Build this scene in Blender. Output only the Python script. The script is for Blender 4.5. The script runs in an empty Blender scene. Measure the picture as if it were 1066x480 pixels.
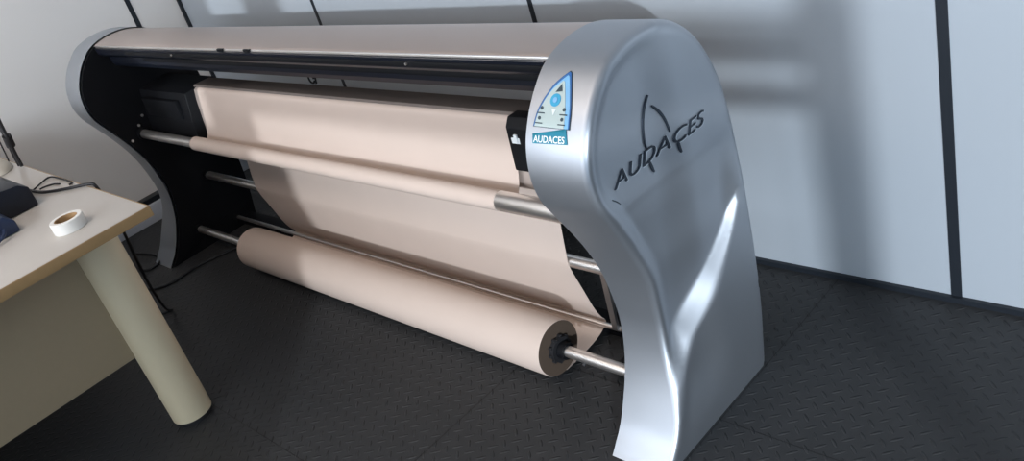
import bpy, bmesh, math, random
from mathutils import Vector, Matrix
from mathutils.geometry import delaunay_2d_cdt
S = 1.48            # metres per layout unit (the camera height)
random.seed(4)
sc = bpy.context.scene
COL = sc.collection

# ------------------------------------------------------------------ materials
def mat(name, base, rough=.5, metal=0., coat=0., bump=None, var=None, aniso=0., spec=None, sheen=0.):
    m = bpy.data.materials.new(name); m.use_nodes = True
    nt = m.node_tree; b = nt.nodes['Principled BSDF']
    b.inputs['Base Color'].default_value = (*base, 1); b.inputs['Roughness'].default_value = rough
    b.inputs['Metallic'].default_value = metal
    if coat: b.inputs['Coat Weight'].default_value = coat; b.inputs['Coat Roughness'].default_value = .15
    if spec is not None: b.inputs['Specular IOR Level'].default_value = spec
    tc = nt.nodes.new('ShaderNodeTexCoord')
    if var:   # (scale, amount): gentle value mottling that belongs to the material
        n = nt.nodes.new('ShaderNodeTexNoise'); n.inputs['Scale'].default_value = var[0]; n.inputs['Detail'].default_value = 4
        r = nt.nodes.new('ShaderNodeMix'); r.data_type = 'RGBA'
        r.inputs[6].default_value = (*[c*(1-var[1]) for c in base], 1); r.inputs[7].default_value = (*[min(1, c*(1+var[1])) for c in base], 1)
        nt.links.new(tc.outputs['Object'], n.inputs['Vector']); nt.links.new(n.outputs['Fac'], r.inputs[0]); nt.links.new(r.outputs[2], b.inputs['Base Color'])
    if bump:  # (scale, strength, distance)
        n = nt.nodes.new('ShaderNodeTexNoise'); n.inputs['Scale'].default_value = bump[0]; n.inputs['Detail'].default_value = 3
        u = nt.nodes.new('ShaderNodeBump'); u.inputs['Strength'].default_value = bump[1]; u.inputs['Distance'].default_value = bump[2]
        nt.links.new(tc.outputs['Object'], n.inputs['Vector']); nt.links.new(n.outputs['Fac'], u.inputs['Height']); nt.links.new(u.outputs['Normal'], b.inputs['Normal'])
    return m

M = {}
M['silver'] = mat('silver_paint', (.47, .50, .54), .47, .93)
M['cover'] = mat('champagne_silver_paint', (.60, .51, .465), .42, .85, bump=(900, .04, .0004))
M['black'] = mat('black_metal', (.003, .0035, .005), .6, 0, spec=.2)
M['gloss_black'] = mat('gloss_black', (.007, .009, .016), .35, 0, spec=.35)
M['steel'] = mat('polished_steel', (.92, .89, .86), .36, 1.)
M['alu'] = mat('dull_aluminium', (.45, .43, .42), .4, 1.)
M['paper'] = mat('kraft_paper', (.54, .44, .38), .75, 0, var=(9, .03), spec=.25)
M['paper_end_shade'] = mat('kraft_paper_end_shade', (.07, .047, .032), .85, 0)  # darker than the sheet: shade on the roll ends put into the colour
M['platen'] = mat('platen_paint', (.42, .35, .31), .5, .3)
M['bar'] = mat('shade_taupe', (.17, .14, .125), .5, .3)  # taupe stands in for cover shade on the paper over the platen
M['left_wall'] = mat('matt_wall_paint', (.86, .84, .81), .7, 0, bump=(60, .05, .001))
M['panel_wall'] = mat('satin_laminate', (.40, .44, .48), .38, 0)
M['seam'] = mat('dark_joint', (.010, .014, .02), .5, 0)
M['ceiling'] = mat('ceiling_paint', (.72, .66, .62), .9, 0)
M['skirt'] = mat('skirting_paint', (.62, .66, .72), .45, 0)
M['desk_top'] = mat('desk_laminate', (.53, .50, .46), .3, 0, var=(30, .02))
M['desk_edge'] = mat('desk_edge_band', (.34, .22, .10), .5, 0, var=(40, .12))
M['desk_leg'] = mat('cream_enamel', (.68, .60, .42), .4, 0)
M['desk_panel'] = mat('beige_board', (.36, .29, .19), .65, 0, var=(60, .03))
M['rubber'] = mat('black_rubber', (.012, .012, .014), .6, 0)
M['cable'] = mat('cable_sheath', (.008, .008, .010), .5, 0)
M['blue_plastic'] = mat('navy_plastic', (.010, .022, .06), .35, 0)
M['tape_white'] = mat('white_tape', (.80, .79, .75), .4, 0)
M['tape_core'] = mat('cardboard_core', (.36, .22, .10), .8, 0)
M['cream'] = mat('cream_plastic', (.50, .47, .40), .6, 0)
M['stick_blue'] = mat('sticker_blue', (.03, .14, .40), .35, 0)
M['stick_light'] = mat('sticker_light_blue', (.22, .50, .78), .35, 0)
M['stick_grey'] = mat('sticker_grey', (.50, .60, .58), .35, 0)
M['stick_cyan'] = mat('sticker_cyan', (.03, .38, .62), .35, 0)
M['stick_dark'] = mat('sticker_ink', (.03, .06, .08), .4, 0)
M['teal'] = mat('badge_teal', (.0, .19, .28), .3, 0)
M['white'] = mat('badge_white', (.80, .85, .86), .4, 0)
M['letter'] = mat('letter_shade', (.025, .035, .05), .4, .3)  # dark colour paints the shade inside the pressed letters
M['letter_lit_edge'] = mat('letter_highlight', (.62, .66, .70), .3, .9)  # pale colour paints the lit edges of the pressed letters
M['frame'] = mat('window_frame_paint', (.6, .6, .6), .5, 0)

def floor_mat():
    m = bpy.data.materials.new('studded_rubber'); m.use_nodes = True; nt = m.node_tree; N = nt.nodes; L = nt.links
    b = N['Principled BSDF']; b.inputs['Roughness'].default_value = .52; b.inputs['Specular IOR Level'].default_value = .32
    tc = N.new('ShaderNodeTexCoord'); mp = N.new('ShaderNodeMapping'); mp.inputs['Rotation'].default_value = (0, 0, math.radians(45))
    P = .031; mp.inputs['Scale'].default_value = (1/P, 1/P, 1)
    L.new(tc.outputs['Object'], mp.inputs['Vector'])
    sx = N.new('ShaderNodeSeparateXYZ'); L.new(mp.outputs['Vector'], sx.inputs[0])
    def mth(op, a, c=None, d=None):
        n = N.new('ShaderNodeMath'); n.operation = op
        for i, v in enumerate((a, c, d)):
            if v is None: continue
            if isinstance(v, (int, float)): n.inputs[i].default_value = v
            else: L.new(v, n.inputs[i])
        return n.outputs[0]
    X, Y = sx.outputs[0], sx.outputs[1]
    fx = mth('SUBTRACT', mth('FRACT', X), .5); fy = mth('SUBTRACT', mth('FRACT', Y), .5)
    par = mth('FLOORED_MODULO', mth('ADD', mth('FLOOR', X), mth('FLOOR', Y)), 2)      # 0 / 1
    inv = mth('SUBTRACT', 1, par)
    a = mth('ADD', mth('MULTIPLY', fx, par), mth('MULTIPLY', fy, inv))
    c = mth('ADD', mth('MULTIPLY', fy, par), mth('MULTIPLY', fx, inv))
    e = mth('ADD', mth('POWER', mth('ABSOLUTE', mth('DIVIDE', a, .46)), 2), mth('POWER', mth('ABSOLUTE', mth('DIVIDE', c, .12)), 2))
    stud = mth('SUBTRACT', 1, mth('MINIMUM', e, 1))
    stud = mth('POWER', stud, .6)
    # tile joints every half metre
    s0 = N.new('ShaderNodeSeparateXYZ'); L.new(tc.outputs['Object'], s0.inputs[0])
    def joint(o, off):
        f = mth('ABSOLUTE', mth('SUBTRACT', mth('FRACT', mth('MULTIPLY', mth('ADD', o, off), 1/.62)), .5))
        return mth('LESS_THAN', f, .002)
    j = mth('MAXIMUM', joint(s0.outputs[0], .12), joint(s0.outputs[1], .3))
    h = mth('SUBTRACT', stud, mth('MULTIPLY', j, .8))
    bp = N.new('ShaderNodeBump'); bp.inputs['Strength'].default_value = 1; bp.inputs['Distance'].default_value = .0025
    L.new(h, bp.inputs['Height']); L.new(bp.outputs['Normal'], b.inputs['Normal'])
    no = N.new('ShaderNodeTexNoise'); no.inputs['Scale'].default_value = 3.5; no.inputs['Detail'].default_value = 5; L.new(tc.outputs['Object'], no.inputs['Vector'])
    mx = N.new('ShaderNodeMix'); mx.data_type = 'RGBA'; mx.inputs[6].default_value = (.024, .025, .026, 1); mx.inputs[7].default_value = (.037, .038, .040, 1)
    L.new(no.outputs['Fac'], mx.inputs[0])
    m2 = N.new('ShaderNodeMix'); m2.data_type = 'RGBA'; m2.inputs[7].default_value = (.004, .004, .004, 1); L.new(j, m2.inputs[0]); L.new(mx.outputs[2], m2.inputs[6])
    L.new(m2.outputs[2], b.inputs['Base Color'])
    return m
M['floor'] = floor_mat()

# ------------------------------------------------------------------ helpers
def V(x, y, z): return Vector((x*S, y*S, z*S))
def origin(o):
    p = Vector((0, 0, 0))
    while o is not None: p = p + o.location; o = o.parent
    return p
def link(name, bm, m, parent=None, smooth=True, angle=35, loc=None):
    """bmesh in world metres -> one mesh object, in its parent's space"""
    bmesh.ops.remove_doubles(bm, verts=bm.verts, dist=1e-6)
    bmesh.ops.recalc_face_normals(bm, faces=bm.faces)
    o0 = origin(parent) if parent else (loc or Vector((0, 0, 0)))
    bmesh.ops.translate(bm, verts=bm.verts, vec=-o0)
    me = bpy.data.meshes.new(name); 
    if smooth:
        for f in bm.faces: f.smooth = True
        for e in bm.edges:
            e.smooth = not (len(e.link_faces) == 2 and e.calc_face_angle(0) > math.radians(angle))
    bm.to_mesh(me); bm.free()
    ms = m if isinstance(m, (list, tuple)) else [m]
    for k in ms: me.materials.append(M[k])
    o = bpy.data.objects.new(name, me); COL.objects.link(o)
    if parent: o.parent = parent
    else: o.location = o0
    return o
def thing(name, label, cat, loc=(0, 0, 0), group=None):
    o = bpy.data.objects.new(name, None); COL.objects.link(o); o.location = V(*loc); o.empty_display_size = .1
    o['label'] = label; o['category'] = cat
    if group: o['group'] = group
    return o
def tag(o, label, cat, group=None):
    o['label'] = label; o['category'] = cat
    if group: o['group'] = group
    return o
def struct(name, bm, m, **k):
    o = link(name, bm, m, **k); o['kind'] = 'structure'; return o
def box(bm, a, b, bev=0, seg=2):
    a, b = V(*a), V(*b); c = (a+b)/2; d = b-a
    r = bmesh.ops.create_cube(bm, size=1, matrix=Matrix.Translation(c) @ Matrix.Diagonal((abs(d.x), abs(d.y), abs(d.z), 1)))
    if bev:
        es = list({e for v in r['verts'] for e in v.link_edges})
        bmesh.ops.bevel(bm, geom=es, offset=bev*S, segments=seg, affect='EDGES', profile=.6)
def B(): return bmesh.new()
def prism(bm, pts, x0, x1, bev=0):
    """pts in (y,z), extruded along x"""
    va = [bm.verts.new(V(x0, y, z)) for y, z in pts]; vb = [bm.verts.new(V(x1, y, z)) for y, z in pts]
    n = len(pts); f0 = bm.faces.new(va); f1 = bm.faces.new(vb[::-1])
    for i in range(n): bm.faces.new((va[i], vb[i], vb[(i+1) % n], va[(i+1) % n]))
    if bev:
        es = list({e for v in va+vb for e in v.link_edges})
        bmesh.ops.bevel(bm, geom=es, offset=bev*S, segments=2, affect='EDGES', profile=.6)
def rodx(bm, y, z, r, x0, x1, n=32, rings=None):
    """cylinder along x; rings = [(x, r)...] gives a turned profile"""
    rings = rings or [(x0, r), (x1, r)]
    loops = []
    for x, rr in rings:
        loops.append([bm.verts.new(V(x, y+rr*math.cos(2*math.pi*k/n), z+rr*math.sin(2*math.pi*k/n))) for k in range(n)])
    for a, b in zip(loops, loops[1:]):
        for k in range(n): bm.faces.new((a[k], a[(k+1) % n], b[(k+1) % n], b[k]))
    bm.faces.new(loops[0][::-1]); bm.faces.new(loops[-1])
def cyl(bm, p, q, r, r2=None, n=20):
    p, q = V(*p), V(*q); d = q-p; rot = d.to_track_quat('Z', 'Y').to_matrix().to_4x4()
    bmesh.ops.create_cone(bm, cap_ends=True, segments=n, radius1=r*S, radius2=(r if r2 is None else r2)*S, depth=d.length, matrix=Matrix.Translation((p+q)/2) @ rot)
def catmull(P, n=6):
    out = []
    D = len(P[0])
    for i in range(len(P)-1):
        p0 = P[max(i-1, 0)]; p1 = P[i]; p2 = P[i+1]; p3 = P[min(i+2, len(P)-1)]
        for k in range(n):
            t = k/n
            out.append(tuple(.5*(2*p1[j]+(p2[j]-p0[j])*t+(2*p0[j]-5*p1[j]+4*p2[j]-p3[j])*t*t+(3*p1[j]-p0[j]-3*p2[j]+p3[j])*t**3) for j in range(D)))
    out.append(tuple(P[-1])); return out
def tube(bm, pts, r, n=8, sm=6):
    P = [V(*p) for p in catmull(pts, sm)]; r *= S; prev = None; up = Vector((0, 0, 1))
    first = None
    for i, p in enumerate(P):
        t = (P[min(i+1, len(P)-1)]-P[max(i-1, 0)]).normalized()
        a = t.cross(up)
        if a.length < .05: a = t.cross(Vector((1, 0, 0)))
        a.normalize(); b = t.cross(a).normalized()
        ring = [bm.verts.new(p+a*r*math.cos(2*math.pi*k/n)+b*r*math.sin(2*math.pi*k/n)) for k in range(n)]
        if prev:
            for k in range(n): bm.faces.new((prev[k], prev[(k+1) % n], ring[(k+1) % n], ring[k]))
        else: first = ring
        prev = ring
    bm.faces.new(first[::-1]); bm.faces.new(prev)

# ------------------------------------------------------------------ room
XL, XR, YB, YF, ZC = -2.89, 2.9, 1.262, -1.25, 1.85
bm = B(); box(bm, (XL-.1, YF-.1, -.06), (XR+.1, YB+.1, 0)); struct('floor', bm, 'floor')
bm = B(); box(bm, (XL-.1, YF-.1, ZC), (XR+.1, YB+.1, ZC+.06)); struct('ceiling', bm, 'ceiling')
bm = B(); box(bm, (XL-.1, YB, 0), (XR+.1, YB+.08, ZC)); struct('wall_back', bm, 'panel_wall')
bm = B(); box(bm, (XL-.08, YF-.1, 0), (XL, YB, ZC)); struct('wall_left', bm, 'left_wall')
bm = B(); box(bm, (XR, YF-.1, 0), (XR+.08, YB, ZC)); struct('wall_right', bm, 'left_wall')
WX0, WX1, WZ0, WZ1 = .22, 2.80, .33, 1.52        # window opening in the front wall
bm = B()
box(bm, (XL, YF-.1, 0), (XR, YF, WZ0)); box(bm, (XL, YF-.1, WZ1), (XR, YF, ZC))
HX0, HX1, HZ0 = -.20, .12, .98  # high window added so sun reaches the upper paper but not the roll
GX0, GX1, GZ0 = -2.5, -.45, .62     # window added front-left to fill the left wall and panel with light
box(bm, (XL, YF-.1, WZ0), (GX0, YF, WZ1)); box(bm, (GX0, YF-.1, WZ0), (GX1, YF, GZ0)); box(bm, (GX1, YF-.1, WZ0), (HX0, YF, WZ1)); box(bm, (HX0, YF-.1, WZ0), (WX0, YF, HZ0)); box(bm, (HX1, YF-.1, HZ0), (WX0, YF, WZ1)); box(bm, (WX1, YF-.1, WZ0), (XR, YF, WZ1))
struct('wall_front', bm, 'left_wall', smooth=False)
bm = B()
for x0, x1 in ((WX0, WX0+.03), (WX1-.03, WX1)): box(bm, (x0, YF-.06, WZ0), (x1, YF-.02, WZ1))
for z0, z1 in ((WZ0, WZ0+.03), (WZ1-.03, WZ1)): box(bm, (WX0, YF-.06, z0), (WX1, YF-.02, z1))
PX0, PX1 = 1.845, 1.905
box(bm, (PX0, YF-.06, WZ0), (PX1, YF-.02, WZ1))  # unseen post added to cast the dark vertical band on the back wall
for z0, z1 in ((1.055, 1.105), (1.135, 1.20), (1.213, 1.223)): box(bm, (WX0, YF-.05, z0), (PX0, YF-.03, z1))
struct('window_1', bm, 'frame', smooth=False)
bm = B()
for x0, x1 in ((HX0, HX0+.02), (HX1-.02, HX1)): box(bm, (x0, YF-.06, HZ0), (x1, YF-.02, WZ1))
for z0, z1 in ((HZ0, HZ0+.02), (WZ1-.02, WZ1)): box(bm, (HX0, YF-.06, z0), (HX1, YF-.02, z1))
struct('added_high_window', bm, 'frame', smooth=False)
bm = B()
for x0, x1 in ((GX0, GX0+.02), (GX1-.02, GX1), (-1.5, -1.47)): box(bm, (x0, YF-.06, GZ0), (x1, YF-.02, WZ1))
for z0, z1 in ((GZ0, GZ0+.02), (WZ1-.02, WZ1)): box(bm, (GX0, YF-.06, z0), (GX1, YF-.02, z1))
struct('fill_window', bm, 'frame', smooth=False)
bm = B(); box(bm, (GX1+.02, YF-2.6, 0), (GX1+.12, YF-.101, 2.6)); struct('sun_blocker_wall', bm, 'left_wall', smooth=False)   # unseen wall added to block the sun from the left fill window
# dark joints between the laminate wall boards
n = 1
for x in (-.502, -1.312, -2.114):
    bm = B(); w = .0085 if x > -1 else .006
    box(bm, (x-w, YB-.0015, 0), (x+w, YB+.001, ZC)); struct('trim_%d' % n, bm, 'seam'); n += 1
for x in (.31, 1.12, 1.93, 2.74):
    bm = B(); box(bm, (x-.007, YB-.0015, 0), (x+.007, YB+.001, ZC)); struct('trim_%d' % n, bm, 'seam'); n += 1
bm = B(); box(bm, (XL, YB-.010, 0), (XL+.010, YB, ZC)); struct('trim_%d' % n, bm, 'seam'); n += 1
bm = B(); box(bm, (XL-.001, 1.095, .07), (XL+.002, 1.110, ZC)); struct('trim_%d' % n, bm, 'seam'); n += 1
bm = B(); box(bm, (XL, YB-.008, 0), (XR, YB-.0005, .011)); struct('baseboard_back', bm, 'seam')
bm = B(); box(bm, (XL, YF, 0), (-2.845, YB-.011, .060), .004); bl = struct('baseboard_left', bm, 'skirt')
bm = B(); box(bm, (XL, YF, .0605), (-2.853, YB-.011, .078), .002); struct('trim_%d' % n, bm, 'seam')  # dark strip painting the shadow groove above the skirting

# ------------------------------------------------------------------ plotter
PROF = [(.700,0),(.712,.012),(.738,.042),(.767,.095),(.785,.143),(.794,.19),(.794,.232),(.784,.30),(.762,.362),(.73,.426),(.710,.466),(.704,.506),(.712,.548),(.731,.583),(.754,.610),(.784,.634),(.82,.646),(.86,.650),(.90,.646),(.94,.631),(.975,.602),(1.0,.565),(1.018,.522),(1.028,.47),(1.032,.38),(1.03,.24),(1.022,.12),(1.005,.02),(1.0,0)]
Q = catmull(PROF, 6)
ARC = [0.]
for a, b in zip(Q, Q[1:]): ARC.append(ARC[-1]+math.hypot(b[0]-a[0], b[1]-a[1]))
def on_profile(s):
    for i in range(len(Q)-1):
        if ARC[i+1] >= s:
            t = (s-ARC[i])/(ARC[i+1]-ARC[i]); a, b = Q[i], Q[i+1]
            d = (b[0]-a[0], b[1]-a[1]); l = math.hypot(*d)
            return a[0]+t*d[0], a[1]+t*d[1], -d[1]/l, d[0]/l      # point and outward normal (y,z)
def interp(tab, z):
    if z <= tab[0][0]: return tab[0][1]
    for (z0, v0), (z1, v1) in zip(tab, tab[1:]):
        if z <= z1: return v0+(v1-v0)*(z-z0)/(z1-z0)
    return tab[-1][1]
def sstep(t): t = max(0, min(1, t)); return t*t*(3-2*t)
# pressed-in fold of the side shell: low edge, high edge and depth over height
YLO = [(p[1], p[0]) for p in catmull([(.745,0),(.765,.09),(.785,.13),(.808,.174),(.865,.215),(.945,.272),(1.01,.335),(1.06,.38)], 8)]
YHI = [(p[1], p[0]) for p in catmull([(.770,0),(.795,.09),(.818,.13),(.850,.165),(.908,.205),(.978,.28),(1.04,.355),(1.09,.40)], 8)]
DEP = catmull([(.0,0),(.06,0),(.10,.009),(.14,.021),(.19,.027),(.24,.024),(.30,.016),(.36,.012),(.42,.004),(.47,0),(.7,0)], 6)
def dent(y, z):
    return dent0(y, z)*(1-sstep((y-.975)/.05))
def dent0(y, z):
    lo, hi = interp(YLO, z), interp(YHI, z)
    return interp(DEP, z)*(1-sstep((y-lo)/(hi-lo+1e-6)))
RR = .014
def seg_dist(p):
    best = 9
    for a, b in zip(Q, Q[1:]):
        ex, ey = b[0]-a[0], b[1]-a[1]; t = max(0, min(1, ((p[0]-a[0])*ex+(p[1]-a[1])*ey)/(ex*ex+ey*ey+1e-12)))
        d = math.hypot(p[0]-a[0]-t*ex, p[1]-a[1]-t*ey)
        if d < best: best = d
    return best
def edge_r(z): return .010+(RR-.010)*sstep((z-.08)/.10)
def shell_off(y, z, d=None):
    """how far the side face lies inside the outermost plane"""
    if d is None: d = seg_dist((y, z))
    r = edge_r(z)
    if y > .9: r = .014 if z < .3 else .014+(0.020-.014)*sstep((z-.3)/.2)
    rd = r-math.sqrt(max(0, r*r-(r-d)**2)) if d < r else 0
    lip = .011*sstep((d-.003)/.034)*(1-sstep((y-.84)/.08))*sstep((z-.02)/.1)
    return rd+dent(y, z)+lip
def inside(p):
    y, z = p; c = False; n = len(Q)
    for i in range(n):
        a, b = Q[i], Q[(i+1) % n]
        if (a[1] > z) != (b[1] > z) and y < (b[0]-a[0])*(z-a[1])/(b[1]-a[1])+a[0]: c = not c
    return c
_pts = list(Q); nb = len(Q); _d = [0.]*nb
for dk in (.0010, .003, .006, .011, .018, .0255):
    for i in range(0, nb):
        a = Q[max(0, i-1)]; b = Q[min(nb-1, i+1)]; l = math.hypot(b[0]-a[0], b[1]-a[1])
        p = (Q[i][0]+(b[1]-a[1])/l*dk, Q[i][1]-(b[0]-a[0])/l*dk)
        if p[1] < 0: continue
        if i in (0, nb-1): p = (p[0], 0.)
        if seg_dist(p) > dk*.97: _pts.append(p); _d.append(dk)
g = .0062
for iy in range(0, 60):
    for iz in range(0, 108):
        p = (.69+iy*g, .0+iz*g)
        if iz == 0: p = (p[0], .0)
        if (inside(p) or (iz == 0 and .70 < p[0] < 1.0)):
            d = seg_dist(p)
            if p[1] > .07 and p[1] < .40 and interp(YLO, p[1])-.006 < p[0] < interp(YHI, p[1])+.006: continue
            if d > .0275 or (p[1] < .16 and d > .012): _pts.append(p); _d.append(d)
for iz in range(0, 92):
    z = .072+iz*.0036
    for k in range(9):
        t = -.05+1.1*k/8; p = (interp(YLO, z)*(1-t)+interp(YHI, z)*t, z)
        if inside(p) and seg_dist(p) > .0275: _pts.append(p); _d.append(0)
edges = [(i, (i+1) % nb) for i in range(nb)]
# the straight bottom edge is split at its own grid points
bot = sorted([i for i in range(nb, len(_pts)) if _pts[i][1] == 0.], key=lambda i: -_pts[i][0])
chain = [nb-1]+bot+[0]
edges = [(i, i+1) for i in range(nb-1)]+list(zip(chain, chain[1:]))
cv, ce, cf, ov, oe, of_ = delaunay_2d_cdt([Vector(p) for p in _pts], edges, [], 1, 1e-7)
CDT = [tuple(v) for v in cv]; CF = [tuple(f) for f in cf]
OUT_D = [seg_dist(p) for p in CDT]

def end_panel(parent, x_in, x_out, outline_loop):
    sgn = 1 if x_out > x_in else -1
    bm = B()
    vs = [bm.verts.new(V(x_out-sgn*shell_off(p[0], p[1], d), p[0], p[1])) for p, d in zip(CDT, OUT_D)]
    for f in CF: bm.faces.new([vs[i] for i in f])
    bm.edges.ensure_lookup_table()
    border = [e for e in bm.edges if len(e.link_faces) == 1]
    r = bmesh.ops.extrude_edge_only(bm, edges=border)
    nv = [v for v in r['geom'] if isinstance(v, bmesh.types.BMVert)]
    for v in nv: v.co.x = x_in*S
    ne = [e for e in r['geom'] if isinstance(e, bmesh.types.BMEdge) and all(w in nv for w in e.verts)]
    return link('end_panel', bm, 'silver', parent, angle=50)

plotter = thing('plotter', 'long floor-standing roll-fed pattern plotter with silver end panels and champagne cover', 'plotter', (-1.65, .87, 0))
XI, XO = -.82, -.713            # right end panel: inner and outer planes
LI, LO = -2.445, -2.555         # left end panel
panel_r = end_panel(plotter, XI, XO, None); panel_r['label'] = 'silver right end panel with control sticker and raised side lettering'
panel_l = end_panel(plotter, LI, LO, None); panel_l['label'] = 'silver left end panel beside the desk'
# black inner plates
def inset(Pts, d):
    out = []; n = len(Pts)
    for i in range(n):
        a = Pts[max(0, i-1)]; b = Pts[min(n-1, i+1)]; l = math.hypot(b[0]-a[0], b[1]-a[1])
        out.append((Pts[i][0]+(b[1]-a[1])/l*d, max(.001, Pts[i][1]-(b[0]-a[0])/l*d)))
    return out
PI_ = inset(catmull(PROF, 3), .004)
bm = B(); prism(bm, inset(catmull(PROF, 3), .022), XI-.010, XI+.0005); link('inner_plate', bm, 'black', panel_r)
bm = B(); prism(bm, PI_, LI-.0005, LI+.010); link('inner_plate', bm, 'black', panel_l)

# stretched top cover: front lip, crest and back
ci = [p for p in inset(Q, .003) if True]
i0 = 15*6+3; i1 = 23*6
cov = ci[i0:i1]
inn = [(p[0]+(0), p[1]) for p in inset(Q, .010)][i0:i1]
cov = [(cov[0][0]-.003, cov[0][1]-.003)]+cov
inn = [(cov[0][0]+.006, cov[0][1]-.002)]+inn[1:]
bm = B(); prism(bm, cov+inn[::-1], LI+.002, XI-.002); cover = link('top_cover', bm, 'cover', plotter, angle=50)
bm = B(); box(bm, (LI+.002, cov[0][0]-.0015, cov[0][1]-.003), (XI-.002, cov[0][0]+.004, cov[0][1]+.0015), .0006)
link('front_lip', bm, 'steel', cover)['label'] = 'thin bright metal lip along the front edge of the cover'
# carriage beam under the cover
zc = cov[0][1]
bm = B(); prism(bm, [(.794, zc-.004), (.81, zc-.002), (.93, zc-.004), (.93, .590), (.845, .571), (.826, .571), (.820, .582), (.820, .600), (.806, .606), (.797, .614)], LI+.011, XI-.011)
beam = link('carriage_beam', bm, 'gloss_black', plotter, angle=20)
bm = B(); prism(bm, [(.7935, .626), (.7975, .626), (.7975, .617), (.7935, .617)], LI+.20, XI-.011, .0008); link('guide_strip', bm, 'black', beam)
bm = B(); prism(bm, [(.814, .602), (.8205, .602), (.8205, .591), (.814, .593)], LI+.235, XI-.011, .0008); link('drive_belt', bm, 'black', beam)
for x in (-1.98, -1.13):
    bm = B(); cyl(bm, (x, .7945, .6225), (x, .7905, .6225), .0022); link('screw', bm, 'steel', beam)
for x in (-1.745, -1.635):
    bm = B(); box(bm, (x-.013, cov[0][0]-.004, zc-.002), (x+.013, cov[0][0]+.001, zc+.003), .001); link('cover_clip', bm, 'black', cover)
# platen with end housings
bm = B(); prism(bm, [(.877, .490), (.884, .494), (.920, .493), (.927, .486), (.924, .375), (.915, .368), (.868, .368), (.860, .376), (.871, .462)], LI+.011, XI-.011)
link('platen', bm, 'platen', plotter, angle=25)
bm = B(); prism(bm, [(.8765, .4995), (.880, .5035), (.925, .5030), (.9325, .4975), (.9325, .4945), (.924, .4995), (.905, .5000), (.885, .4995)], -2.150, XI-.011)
pb = link('shade_strip', bm, 'bar', plotter, angle=40); pb['label'] = 'taupe strip on top of the platen, painted in as shade from the cover'
bm = B(); prism(bm, [(.850, .492), (.94, .500), (.945, .35), (.83, .35), (.838, .42)], LI+.011, -2.157, .004); hs = link('end_housing', bm, 'black', plotter)
bm = B(); box(bm, (-2.40, .832, .425), (-2.20, .846, .475), .003); link('motor_cover', bm, 'black', hs)
bm = B(); prism(bm, [(.846, .495), (.856, .509), (.880, .509), (.880, .42), (.84, .420)], -1.008, -.958, .003)
gb = link('paper_guide', bm, 'black', plotter, angle=25); gb['label'] = 'small black paper guide beside the paper edge'
bm = B(); box(bm, (-1.000, .8435, .468), (-.982, .8475, .478), .0008); box(bm, (-.992, .842, .470), (-.985, .8475, .484), .0008); link('guide_latch', bm, 'white', gb)
# wire ring hanging behind the platen
bm = B(); R_ = .010
tube(bm, [(-1.705+R_*math.cos(a), .945, .506+R_*math.sin(a)) for a in [i*math.pi/6 for i in range(0, 12)]], .0022)
tube(bm, [(-1.698, .945, .512), (-1.682, .942, .515), (-1.670, .933, .502)], .0022)
link('wire_ring', bm, 'black', plotter)
# rods
R1 = (.8055, .3805); R3 = (.9167, .1913); RS = (.8235, .063); RR4 = (.969, .012)
bm = B(); rodx(bm, *R1, .0125, LI+.009, XI-.009, rings=[(LI+.009, .0125), (-1.040, .0125), (-1.036, .0155), (-1.0335, .0170), (XI-.009, .0170)])
t1 = link('take_up_rod', bm, 'steel', plotter, angle=50)
bm = B(); rodx(bm, *R3, .0115, LI+.009, XI-.009); link('feed_rod', bm, 'steel', plotter, angle=50)
bm = B(); rodx(bm, .945, .030, .0055, LI+.009, XI-.009, n=20); link('tension_rod', bm, 'steel', plotter, angle=50)
bm = B(); box(bm, (LI+.009, .952, .002), (XI-.009, .990, .026), .002); link('base_beam', bm, 'black', plotter)
bm = B(); rodx(bm, *RS, .0105, LI+.009, XI-.009); sh = link('supply_shaft', bm, 'steel', plotter, angle=50)
bm = B(); cyl(bm, (-.955, RS[0]-.007, RS[1]-.006), (-.955, RS[0]-.0115, RS[1]-.010), .0035); link('set_screw', bm, 'rubber', sh)
# rod sockets and bolts on the left inner plate
for (y, z, r) in ((*R1, .017), (*R3, .015), (*RS, .014)):
    for x0, x1 in ((LI+.009, LI+.022), (XI-.022, XI-.009)):
        bm = B(); rodx(bm, y, z, r, x0, x1, n=24); link('rod_socket', bm, 'black', plotter)
for dy, dz in ((.0, .045), (-.035, .015), (.02, .065)):
    bm = B(); rodx(bm, R1[0]+dy, R1[1]+dz-.02, .004, LI+.0095, LI+.013, n=8); link('bolt', bm, 'steel', plotter)
# black foot housings at the ends
bm = B(); box(bm, (-.935, .86, .002), (XI-.0095, .948, .022), .004); link('foot_housing', bm, 'black', plotter)
bm = B(); prism(bm, [(.930, .04), (.936, .04), (.952, .33), (.944, .33)], -.985, -.972); link('guide_bar', bm, 'alu', plotter)

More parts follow.
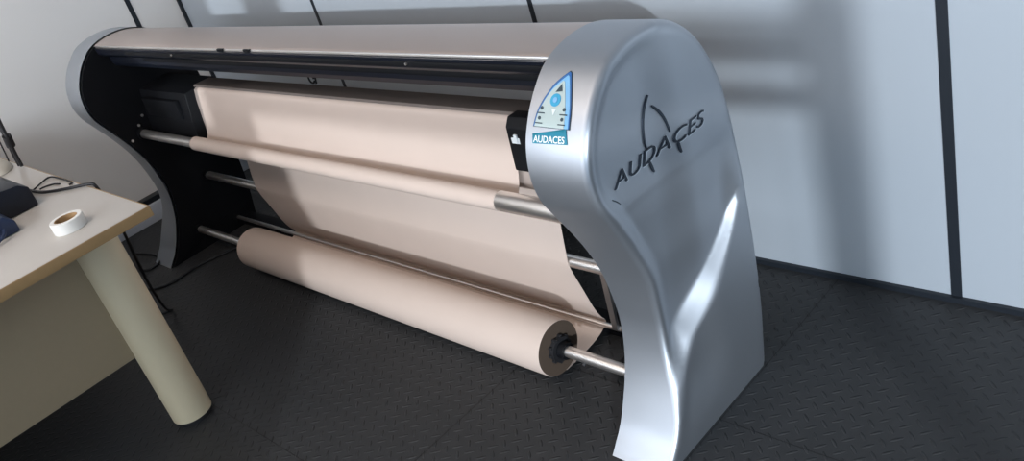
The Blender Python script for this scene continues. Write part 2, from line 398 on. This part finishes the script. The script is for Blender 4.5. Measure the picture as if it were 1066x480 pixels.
# --- writing and marks: everything maps onto the curved shell
def text_mesh(body, shear=0., bold=0., extrude=0):
    c = bpy.data.curves.new('t', 'FONT'); c.body = body; c.size = 1; c.shear = shear; c.offset = bold; c.resolution_u = 4; c.align_x = 'LEFT'
    o = bpy.data.objects.new('t', c); COL.objects.link(o)
    dg = bpy.context.evaluated_depsgraph_get(); me = bpy.data.meshes.new_from_object(o.evaluated_get(dg))
    bpy.data.objects.remove(o); bpy.data.curves.remove(c)
    return me
def ptsfill(outline, step=None):
    """triangulated polygon in 2D with grid points inside"""
    xs = [p[0] for p in outline]; ys = [p[1] for p in outline]
    pts = list(outline); n = len(pts)
    if step:
        x = min(xs)+step/2
        while x < max(xs):
            y = min(ys)+step/2
            while y < max(ys):
                c = False
                for i in range(n):
                    a, b = outline[i], outline[(i+1) % n]
                    if (a[1] > y) != (b[1] > y) and x < (b[0]-a[0])*(y-a[1])/(b[1]-a[1])+a[0]: c = not c
                if c: pts.append((x, y))
                y += step
            x += step
    v, e, f, *_ = delaunay_2d_cdt([Vector(p) for p in pts], [(i, (i+1) % n) for i in range(n)], [], 1, 1e-8)
    return [tuple(p) for p in v], [tuple(t) for t in f]
def strip_pt(x, s, h):
    y, z, ny, nz = on_profile(s); return V(x, y+ny*h, z+nz*h)
def decal(bm, outline, h, step=.006):
    v, f = ptsfill(outline, step)
    top = [bm.verts.new(strip_pt(p[0], p[1], h)) for p in v]; bot_ = [bm.verts.new(strip_pt(p[0], p[1], h-.0008)) for p in v]
    for t in f: bm.faces.new([top[i] for i in t]); bm.faces.new([bot_[i] for i in t][::-1])
    n = len(outline)
    for i in range(n): bm.faces.new((top[i], bot_[i], bot_[(i+1) % n], top[(i+1) % n]))
def sail(k=0., sx=0., ss=0.):
    P = catmull([(-.808, .627), (-.803, .651), (-.791, .677), (-.781, .6905), (-.7667, .7035)], 4)+catmull([(-.7635, .7015), (-.7555, .6825), (-.7465, .654), (-.7442, .6265)], 4)
    cx, cs = -.772, .655
    return [(cx+(x-cx)*(1-k)+sx, cs+(s-cs)*(1-k)+ss) for x, s in P]
DS = -.006    # the sticker sits a little below the crest bend
def sh_(P): return [(x, s+DS) for x, s in P]
bm = B(); decal(bm, sh_(sail()), .0012); stick = link('control_sticker', bm, 'stick_dark', panel_r, angle=60); stick['label'] = 'sail-shaped blue and grey control keypad sticker'
bm = B(); decal(bm, sh_(sail(.035)), .0018); link('blue_border', bm, 'stick_blue', stick, angle=60)
bm = B(); decal(bm, sh_(sail(.10, .0005, -.002)), .0024); link('light_border', bm, 'stick_light', stick, angle=60)
bm = B(); decal(bm, sh_(sail(.20, -.003, -.005)), .0030); link('grey_field', bm, 'stick_grey', stick, angle=60)
def disc(x, s, r, n=20, rs=None): return [(x+r*math.cos(2*math.pi*k/n), s+(rs or r)*math.sin(2*math.pi*k/n)) for k in range(n)]
bm = B(); decal(bm, sh_(disc(-.7745, .6625, .0088, 20, .0085)), .0036, .004); cy = link('round_key', bm, 'stick_cyan', stick, angle=60)
bm = B(); decal(bm, sh_(disc(-.7745, .6625, .0036)), .0042, .004); link('key_centre', bm, 'stick_light', cy, angle=60)
bm = B(); decal(bm, sh_([(-.778, .673), (-.767, .6745), (-.771, .684)]), .0036, .004); link('up_arrow', bm, 'stick_dark', stick)
bm = B(); decal(bm, sh_([(-.7775, .651), (-.7735, .643), (-.770, .651)]), .0036, .004); link('down_arrow', bm, 'white', stick)
for x, s in ((-.795, .6515), (-.7965, .6385), (-.7565, .651), (-.7575, .6385)):
    bm = B(); decal(bm, sh_(disc(x, s, .0024, 10)), .0036, .004); link('small_key', bm, 'stick_dark', stick)
    bm = B(); decal(bm, sh_([(x-.006, s-.0072), (x+.006, s-.0072), (x+.006, s-.0058), (x-.006, s-.0058)]), .0036, .004); link('key_caption', bm, 'stick_dark', stick)
bm = B(); decal(bm, [(-.8073, .6118), (-.75, .6215), (-.746, .6021), (-.8064, .5994)], .0014); badge = link('brand_badge', bm, 'teal', panel_r, angle=60); badge['label'] = 'slanted teal badge reading AUDACES in white'
me = text_mesh('AUDACES', 0, .015)
xs = [v.co.x for v in me.vertices]; w = max(xs)-min(xs); x0_ = min(xs)
for v in me.vertices:
    u = (v.co.x-x0_)/w; t = v.co.y/.72
    x = -.8045+u*.0545; s = .6012+u*.0020+t*.0088
    v.co = strip_pt(x, s, .0022)-origin(badge)
me.materials.append(M['white']); o = bpy.data.objects.new('badge_lettering', me); COL.objects.link(o); o.parent = badge

# side lettering and sail mark, raised strokes following the side shell
def side_pt(y, z, h):
    y += .0085; return V(XO-shell_off(y, z)+h, y, z)
def ribbon(bm, P, w, h):
    P = catmull(P, 5); L = len(P)
    rows = []
    for i, p in enumerate(P):
        a = P[max(0, i-1)]; b = P[min(L-1, i+1)]; l = math.hypot(b[0]-a[0], b[1]-a[1]); nx, ny = -(b[1]-a[1])/l, (b[0]-a[0])/l
        ww = w*(.45+.55*math.sin(math.pi*min(1, .15+.85*(i/(L-1)))))
        rows.append([bm.verts.new(side_pt(p[0]+nx*ww*k, p[1]+ny*ww*k, hh)) for k, hh in ((-.5, -.001), (-.5, h), (.5, h), (.5, -.001))])
    for a, b in zip(rows, rows[1:]):
        for k in range(4): bm.faces.new((a[k], a[(k+1) % 4], b[(k+1) % 4], b[k]))
    bm.faces.new(rows[0]); bm.faces.new(rows[-1][::-1])
TY0, TY1, TZ, TH = .745, .948, .472, .021
def side_text(h, dy, dz, bold):
    me = text_mesh('AUDACES', .30, bold)
    xs = [v.co.x for v in me.vertices]; w = max(xs)-min(xs); m0 = min(xs)
    bm = B(); bm.from_mesh(me)
    r = bmesh.ops.extrude_face_region(bm, geom=list(bm.faces)); top = {v for v in r['geom'] if isinstance(v, bmesh.types.BMVert)}
    for v in bm.verts:
        y = TY0+(v.co.x-m0)/w*(TY1-TY0)+dy; z = TZ+v.co.y/.72*TH+dz
        v.co = side_pt(y, z, h if v in top else -.001)
    return bm
lt = link('side_lettering', side_text(.0020, 0, 0, -.006), 'letter', panel_r, angle=30); lt['label'] = 'slanted AUDACES lettering and sail mark'
link('lettering_highlight', side_text(.0010, .0024, -.0020, -.006), 'letter_lit_edge', lt, angle=30)
bm = B(); ribbon(bm, [(.848, .560), (.836, .545), (.827, .526), (.823, .505), (.824, .492)], .0032, .0022)
ribbon(bm, [(.851, .543), (.861, .530), (.868, .514), (.872, .494)], .0032, .0022)
ribbon(bm, [(.823, .474), (.826, .464), (.829, .454)], .0040, .0022); ribbon(bm, [(.882, .474), (.883, .464), (.885, .456)], .0040, .0022)
link('sail_mark', bm, 'letter', lt, angle=30)
bm = B(); ribbon(bm, [(.735, .463), (.744, .455), (.751, .447)], .0018, .0004); link('scratch', bm, 'letter', panel_r)

# ------------------------------------------------------------------ paper
paper = thing('paper_roll', 'roll of brown kraft paper threaded through the plotter', 'paper', (-1.585, RS[0], 0))
PL, PR = -2.130, -1.022; RL, RO = .053, RS
bm = B(); n = 56
rings = [(-2.112, .020), (-2.112, RL-.0012), (-2.1095, RL), (PR-.0015, RL), (PR+.001, RL-.0012), (PR+.001, .024)]
loops = [[bm.verts.new(V(x, RS[0]+r*math.cos(2*math.pi*k/n), RS[1]+r*math.sin(2*math.pi*k/n))) for k in range(n)] for x, r in rings]
for a, b in zip(loops, loops[1:]+loops[:1]):
    for k in range(n): bm.faces.new((a[k], a[(k+1) % n], b[(k+1) % n], b[k]))
wr = link('wound_paper', bm, 'paper', paper, angle=40)
wr.data.materials.append(M['paper_end_shade'])
for p in wr.data.polygons:
    if abs(p.normal.x) > .8: p.material_index = 1
for xa, xb in ((PR-.006, PR+.010), (-2.121, -2.100)):
    bm = B(); s_ = 1 if xa > -1.5 else -1
    rodx(bm, *RS, .024, xa, xb, n=32)
    for k in range(10):
        a = 2*math.pi*k/10; cyl(bm, ((xa+xb)/2-.006, RS[0]+.0245*math.cos(a), RS[1]+.0245*math.sin(a)), ((xa+xb)/2+.006, RS[0]+.0245*math.cos(a), RS[1]+.0245*math.sin(a)), .0035, n=8)
    hub = link('core_hub', bm, 'rubber', paper, angle=40)
    bm = B(); rodx(bm, *RS, .016, xb-.001 if s_ > 0 else xa-.012, xb+.014 if s_ > 0 else xa+.001, n=24); link('hub_collar', bm, 'black', hub, angle=40)
# the web: leaves the bottom of the roll, under the tension rod, over the feed rod, up behind and over the platen, down to the take-up rod
web = [(RS[0]+.004, RS[1]-RL-.0006), (.87, .0095), (.915, .013), (.938, .019), (.9525, .026), (.9535, .035), (.945, .048), (.934, .075), (.922, .12), (.910, .165), (.9045, .19), (.9055, .21), (.914, .28), (.926, .35), (.9300, .40), (.9305, .46), (.9295, .487), (.923, .4965), (.905, .4985), (.885, .4980), (.8755, .4940), (.8715, .485), (.8665, .46), (.859, .42), (.853, .395), (.843, .374), (.826, .3635), (.8055, .3630)]
W = catmull(web, 4)
def web_bm(Wp, th=.0007, xl=PL, xr=PR, wav=0):
    bm = B(); nx = 24
    rows = []
    for side in (1, -1):
        rr = []
        for i, p in enumerate(Wp):
            a = Wp[max(0, i-1)]; b = Wp[min(len(Wp)-1, i+1)]; l = math.hypot(b[0]-a[0], b[1]-a[1]); ny, nz = -(b[1]-a[1])/l, (b[0]-a[0])/l
            rr.append([bm.verts.new(V(xl+(xr-xl)*k/nx, p[0]+side*ny*th/2, p[1]+side*nz*th/2)) for k in range(nx+1)])
        rows.append(rr)
    for rr in rows:
        for a, b in zip(rr, rr[1:]):
            for k in range(nx): bm.faces.new((a[k], a[k+1], b[k+1], b[k]))
    A, C_ = rows
    for a, b, c, d in zip(A, A[1:], C_, C_[1:]):
        bm.faces.new((a[0], b[0], d[0], c[0])); bm.faces.new((a[-1], b[-1], d[-1], c[-1]))
    for k in range(nx):
        for e in (0, -1): bm.faces.new((A[e][k], A[e][k+1], C_[e][k+1], C_[e][k]))
    return bm
link('paper_web', web_bm(W), 'paper', paper, angle=60)
bm = B(); n = 40
rings = [(PL+.014, .0128), (PL+.014, .0172), (PR-.003, .0172), (PR-.003, .0128)]
loops = [[bm.verts.new(V(x, R1[0]+r*math.cos(2*math.pi*k/n), R1[1]+r*math.sin(2*math.pi*k/n))) for k in range(n)] for x, r in rings]
for a, b in zip(loops, loops[1:]+loops[:1]):
    for k in range(n): bm.faces.new((a[k], a[(k+1) % n], b[(k+1) % n], b[k]))
link('take_up_winding', bm, 'paper', paper, angle=40)

# ------------------------------------------------------------------ desk
desk = thing('desk', 'office desk with pale top, wood-coloured edge and round cream leg', 'desk', (-1.9, .1, 0))
DX, DY, DZ = -1.516, .453, .5
bm = B(); box(bm, (-2.82, -.75, DZ-.0195), (DX-.002, DY-.002, DZ), .001); tt = link('tabletop', bm, 'desk_top', desk)
bm = B(); box(bm, (DX-.002, -.75, DZ-.0195), (DX+.0005, DY, DZ-.0006), .0005); box(bm, (-2.82, DY-.002, DZ-.0195), (DX, DY+.0005, DZ-.0006), .0005); link('edge_band', bm, 'desk_edge', tt)
for y, x in ((.386, -1.698), (-.66, -1.698)):
    bm = B(); cyl(bm, (x, y, .012), (x, y, DZ-.0195), .0415, n=40); lg = link('leg', bm, 'desk_leg', desk)
    bm = B(); cyl(bm, (x, y, 0), (x, y, .0125), .036, n=32); link('foot_pad', bm, 'rubber', lg)
bm = B(); box(bm, (-1.712, -.62, .185), (-1.698, .347, DZ-.0195), .001); link('side_panel', bm, 'desk_panel', desk)
bm = B(); box(bm, (-2.764, .262, .20), (-1.7125, .275, DZ-.0195), .001); link('light_block_panel', bm, 'desk_panel', desk)  # unseen panel added to keep window light off the left of the roll
bm = B(); box(bm, (-2.78, -.66, .0), (-2.765, .40, DZ-.0195), .001); link('far_panel', bm, 'desk_panel', desk)

# things on the desk
Z = DZ
tp = thing('tape_roll', 'small roll of white tape lying on the desk near its right edge', 'tape', (-1.615, .347, Z))
bm = B(); n = 40; cx_, cy_ = -1.615, .347
def ring(bm, cx, cy, z0, z1, ri, ro, n=40, bev=.0008):
    prof = [(ri, z0), (ro-bev, z0), (ro, z0+bev), (ro, z1-bev), (ro-bev, z1), (ri, z1)]
    loops = [[bm.verts.new(V(cx+r*math.cos(2*math.pi*k/n), cy+r*math.sin(2*math.pi*k/n), z)) for k in range(n)] for r, z in prof]
    for a, b in zip(loops, loops[1:]+loops[:1]):
        for k in range(n): bm.faces.new((a[k], a[(k+1) % n], b[(k+1) % n], b[k]))
ring(bm, cx_, cy_, Z, Z+.021, .0205, .0285); link('tape', bm, 'tape_white', tp)
bm = B(); ring(bm, cx_, cy_, Z, Z+.0206, .0185, .0205); link('core', bm, 'tape_core', tp)

dv = thing('electronic_device', 'black desktop device with a navy blue front housing on the left part of the desk', 'device', (-1.86, .30, Z))
bm = B(); prism(bm, [(.25, Z+.001), (.25, Z+.045), (.27, Z+.062), (.352, Z+.052), (.368, Z+.040), (.368, Z+.001)], -2.03, -1.842, .004); bd = link('body', bm, 'gloss_black', dv, angle=30)
bm = B(); prism(bm, [(.10, Z+.001), (.10, Z+.030), (.252, Z+.040), (.285, Z+.038), (.300, Z+.022), (.300, Z+.001)], -1.92, -1.745, .005); fr = link('front_housing', bm, 'blue_plastic', dv, angle=30); fr['label'] = 'navy blue front housing'
bm = B(); box(bm, (-1.90, .14, Z+.036), (-1.77, .24, Z+.0415), .002); link('button_panel', bm, 'gloss_black', fr)
bm = B(); cyl(bm, (-1.86, .30, Z+.058), (-1.86, .30, Z+.063), .004, n=10); link('red_button', bm, 'rubber', bd)

ms = B(); bmesh.ops.create_uvsphere(ms, u_segments=28, v_segments=14, radius=1, matrix=Matrix.Translation(V(-2.265, .405, Z+.001)) @ Matrix.Diagonal((.072*S, .040*S, .022*S, 1)))
for v in ms.verts: v.co.z = max(v.co.z, (Z)*S)
tag(link('cushion_pad', ms, 'cream', None, loc=V(-2.265, .405, Z)), 'low rounded cream pad at the back edge of the desk', 'pad')

def cable(name, label, pts, r, m='cable'):
    bm = B(); tube(bm, pts, r); return tag(link(name, bm, m), label, 'cable')
cable('cable', 'black cable running across the desktop towards its back edge', [(-2.055, .376, Z+.014), (-2.02, .380, Z+.010), (-1.97, .386, Z+.006), (-1.90, .396, Z+.004), (-1.84, .425, Z+.004), (-1.80, .452, Z+.004), (-1.787, .462, Z-.004), (-1.784, .465, Z-.06)], .0032)
cable('cable', 'thin grey cable loop curled on the desk behind the device', [(-1.955, .396, Z+.0022), (-1.965, .41, Z+.003), (-1.985, .44, Z+.003), (-1.94, .446, Z+.003), (-1.87, .446, Z+.003), (-1.86, .438, Z+.003)], .0018, 'rubber')
cable('cable', 'thin cable loop on the desk beside the black cable', [(-1.935, .402, Z+.0022), (-1.936, .41, Z+.0022), (-1.93, .42, Z+.0022), (-1.92, .428, Z+.0022), (-1.90, .432, Z+.003)], .0018, 'rubber')
bm = B()
tube(bm, [(-2.195, .445, .5035), (-2.190, .445, .53), (-2.170, .444, .563), (-2.158, .4445, .577), (-2.168, .445, .600), (-2.18, .446, .66), (-2.22, .44, .75)], .0042)
tube(bm, [(-2.182, .446, .5035), (-2.176, .4455, .53), (-2.163, .4455, .563), (-2.152, .4445, .577), (-2.148, .445, .600), (-2.14, .446, .66), (-2.16, .44, .75)], .0042)
cyl(bm, (-2.1665, .445, .556), (-2.155, .445, .582), .0095, n=14)
tag(link('cable_bundle', bm, 'cable'), 'two black cables tied together and rising from the back edge of the desk', 'cable')
cable('cable', 'thin grey cable hanging beside the tied black cables', [(-2.275, .446, .504), (-2.262, .446, .53), (-2.25, .446, .57), (-2.25, .446, .64)], .0016, 'rubber')
cable('cable', 'short blue cable in front of the navy device', [(-1.72, .20, Z+.003), (-1.722, .235, Z+.003), (-1.728, .265, Z+.010), (-1.738, .275, Z+.018)], .003, 'blue_plastic')
# floor cables
cable('power_cable', 'thin black cable hanging from the desk down to the floor', [(-1.735, .462, .478), (-1.80, .470, .40), (-1.95, .50, .20), (-2.12, .55, .05), (-2.19, .58, .006), (-2.21, .547, .0035), (-2.205, .50, .0035), (-2.15, .42, .0035)], .003)
cable('power_cable', 'black cable on the floor looping below the left end panel to the supply roll', [(-2.58, .64, .0035), (-2.50, .615, .0035), (-2.42, .595, .0035), (-2.36, .63, .0035), (-2.345, .675, .0035), (-2.35, .73, .0035), (-2.335, .79, .0035), (-2.31, .86, .0035)], .0038)
cable('power_cable', 'black cable on the floor curling behind the foot of the left end panel', [(-2.62, .665, .0035), (-2.55, .655, .0035), (-2.515, .67, .0035), (-2.53, .71, .0035), (-2.60, .72, .0035), (-2.68, .70, .0035)], .0035)

# ------------------------------------------------------------------ light
w = bpy.data.worlds.new('World'); sc.world = w; w.use_nodes = True
bg = w.node_tree.nodes['Background']; bg.inputs[0].default_value = (.55, .72, 1, 1); bg.inputs[1].default_value = .6
def area(name, loc, rot, sx, sy, power, col):
    l = bpy.data.lights.new(name, 'AREA'); l.shape = 'RECTANGLE'; l.size = sx*S; l.size_y = sy*S; l.energy = power; l.color = col
    o = bpy.data.objects.new(name, l); COL.objects.link(o); o.location = V(*loc); o.rotation_euler = rot; return o
area('window_daylight', ((WX0+WX1)/2, YF-.13, (WZ0+WZ1)/2), (math.radians(90), 0, 0), WX1-WX0, WZ1-WZ0, 58, (.66, .83, 1))
area('added_window_light', ((HX0+HX1)/2, YF-.13, (HZ0+WZ1)/2), (math.radians(90), 0, 0), HX1-HX0, WZ1-HZ0, 14, (.66, .83, 1))  # sky lamp for the added high window
area('fill_window_light', ((GX0+GX1)/2, YF-.13, (GZ0+WZ1)/2), (math.radians(90), 0, 0), GX1-GX0, WZ1-GZ0, 82, (.86, .92, 1))  # fill lamp in the added left window
area('ceiling_fill', (-1.4, -.3, ZC-.02), (0, 0, 0), 1.2, .6, 22, (1, .84, .72))  # overhead fill lamp, added to lift the ambient light
sun = bpy.data.lights.new('sun', 'SUN'); sun.energy = 2.6; sun.angle = math.radians(.75); sun.color = (.86, .93, 1)
so = bpy.data.objects.new('sun', sun); COL.objects.link(so)
so.rotation_euler = Vector((-1, 1, -.28)).to_track_quat('-Z', 'Y').to_euler()

# ------------------------------------------------------------------ camera
cam = bpy.data.cameras.new('camera'); co = bpy.data.objects.new('camera', cam); COL.objects.link(co); sc.camera = co
Rw = ((0.70071816, 0.15354082, -0.69672037), (0.65896078, -0.51356607, 0.54956399), (-0.27343143, -0.84420087, -0.46104245))
right = Vector((Rw[0][0], Rw[1][0], Rw[2][0])); down = Vector((Rw[0][1], Rw[1][1], Rw[2][1])); fwd = Vector((Rw[0][2], Rw[1][2], Rw[2][2]))
m3 = Matrix((right, -down, -fwd)).transposed()
co.matrix_world = Matrix.Translation((0, 0, S)) @ m3.to_4x4()
cam.sensor_fit = 'HORIZONTAL'; cam.sensor_width = 36; cam.lens = 36*925.69/1066; cam.clip_start = .02
sc.view_settings.view_transform = 'Standard'; sc.view_settings.look = 'None'; sc.view_settings.exposure = 0; sc.view_settings.gamma = 1
sc.view_settings.use_curve_mapping = False
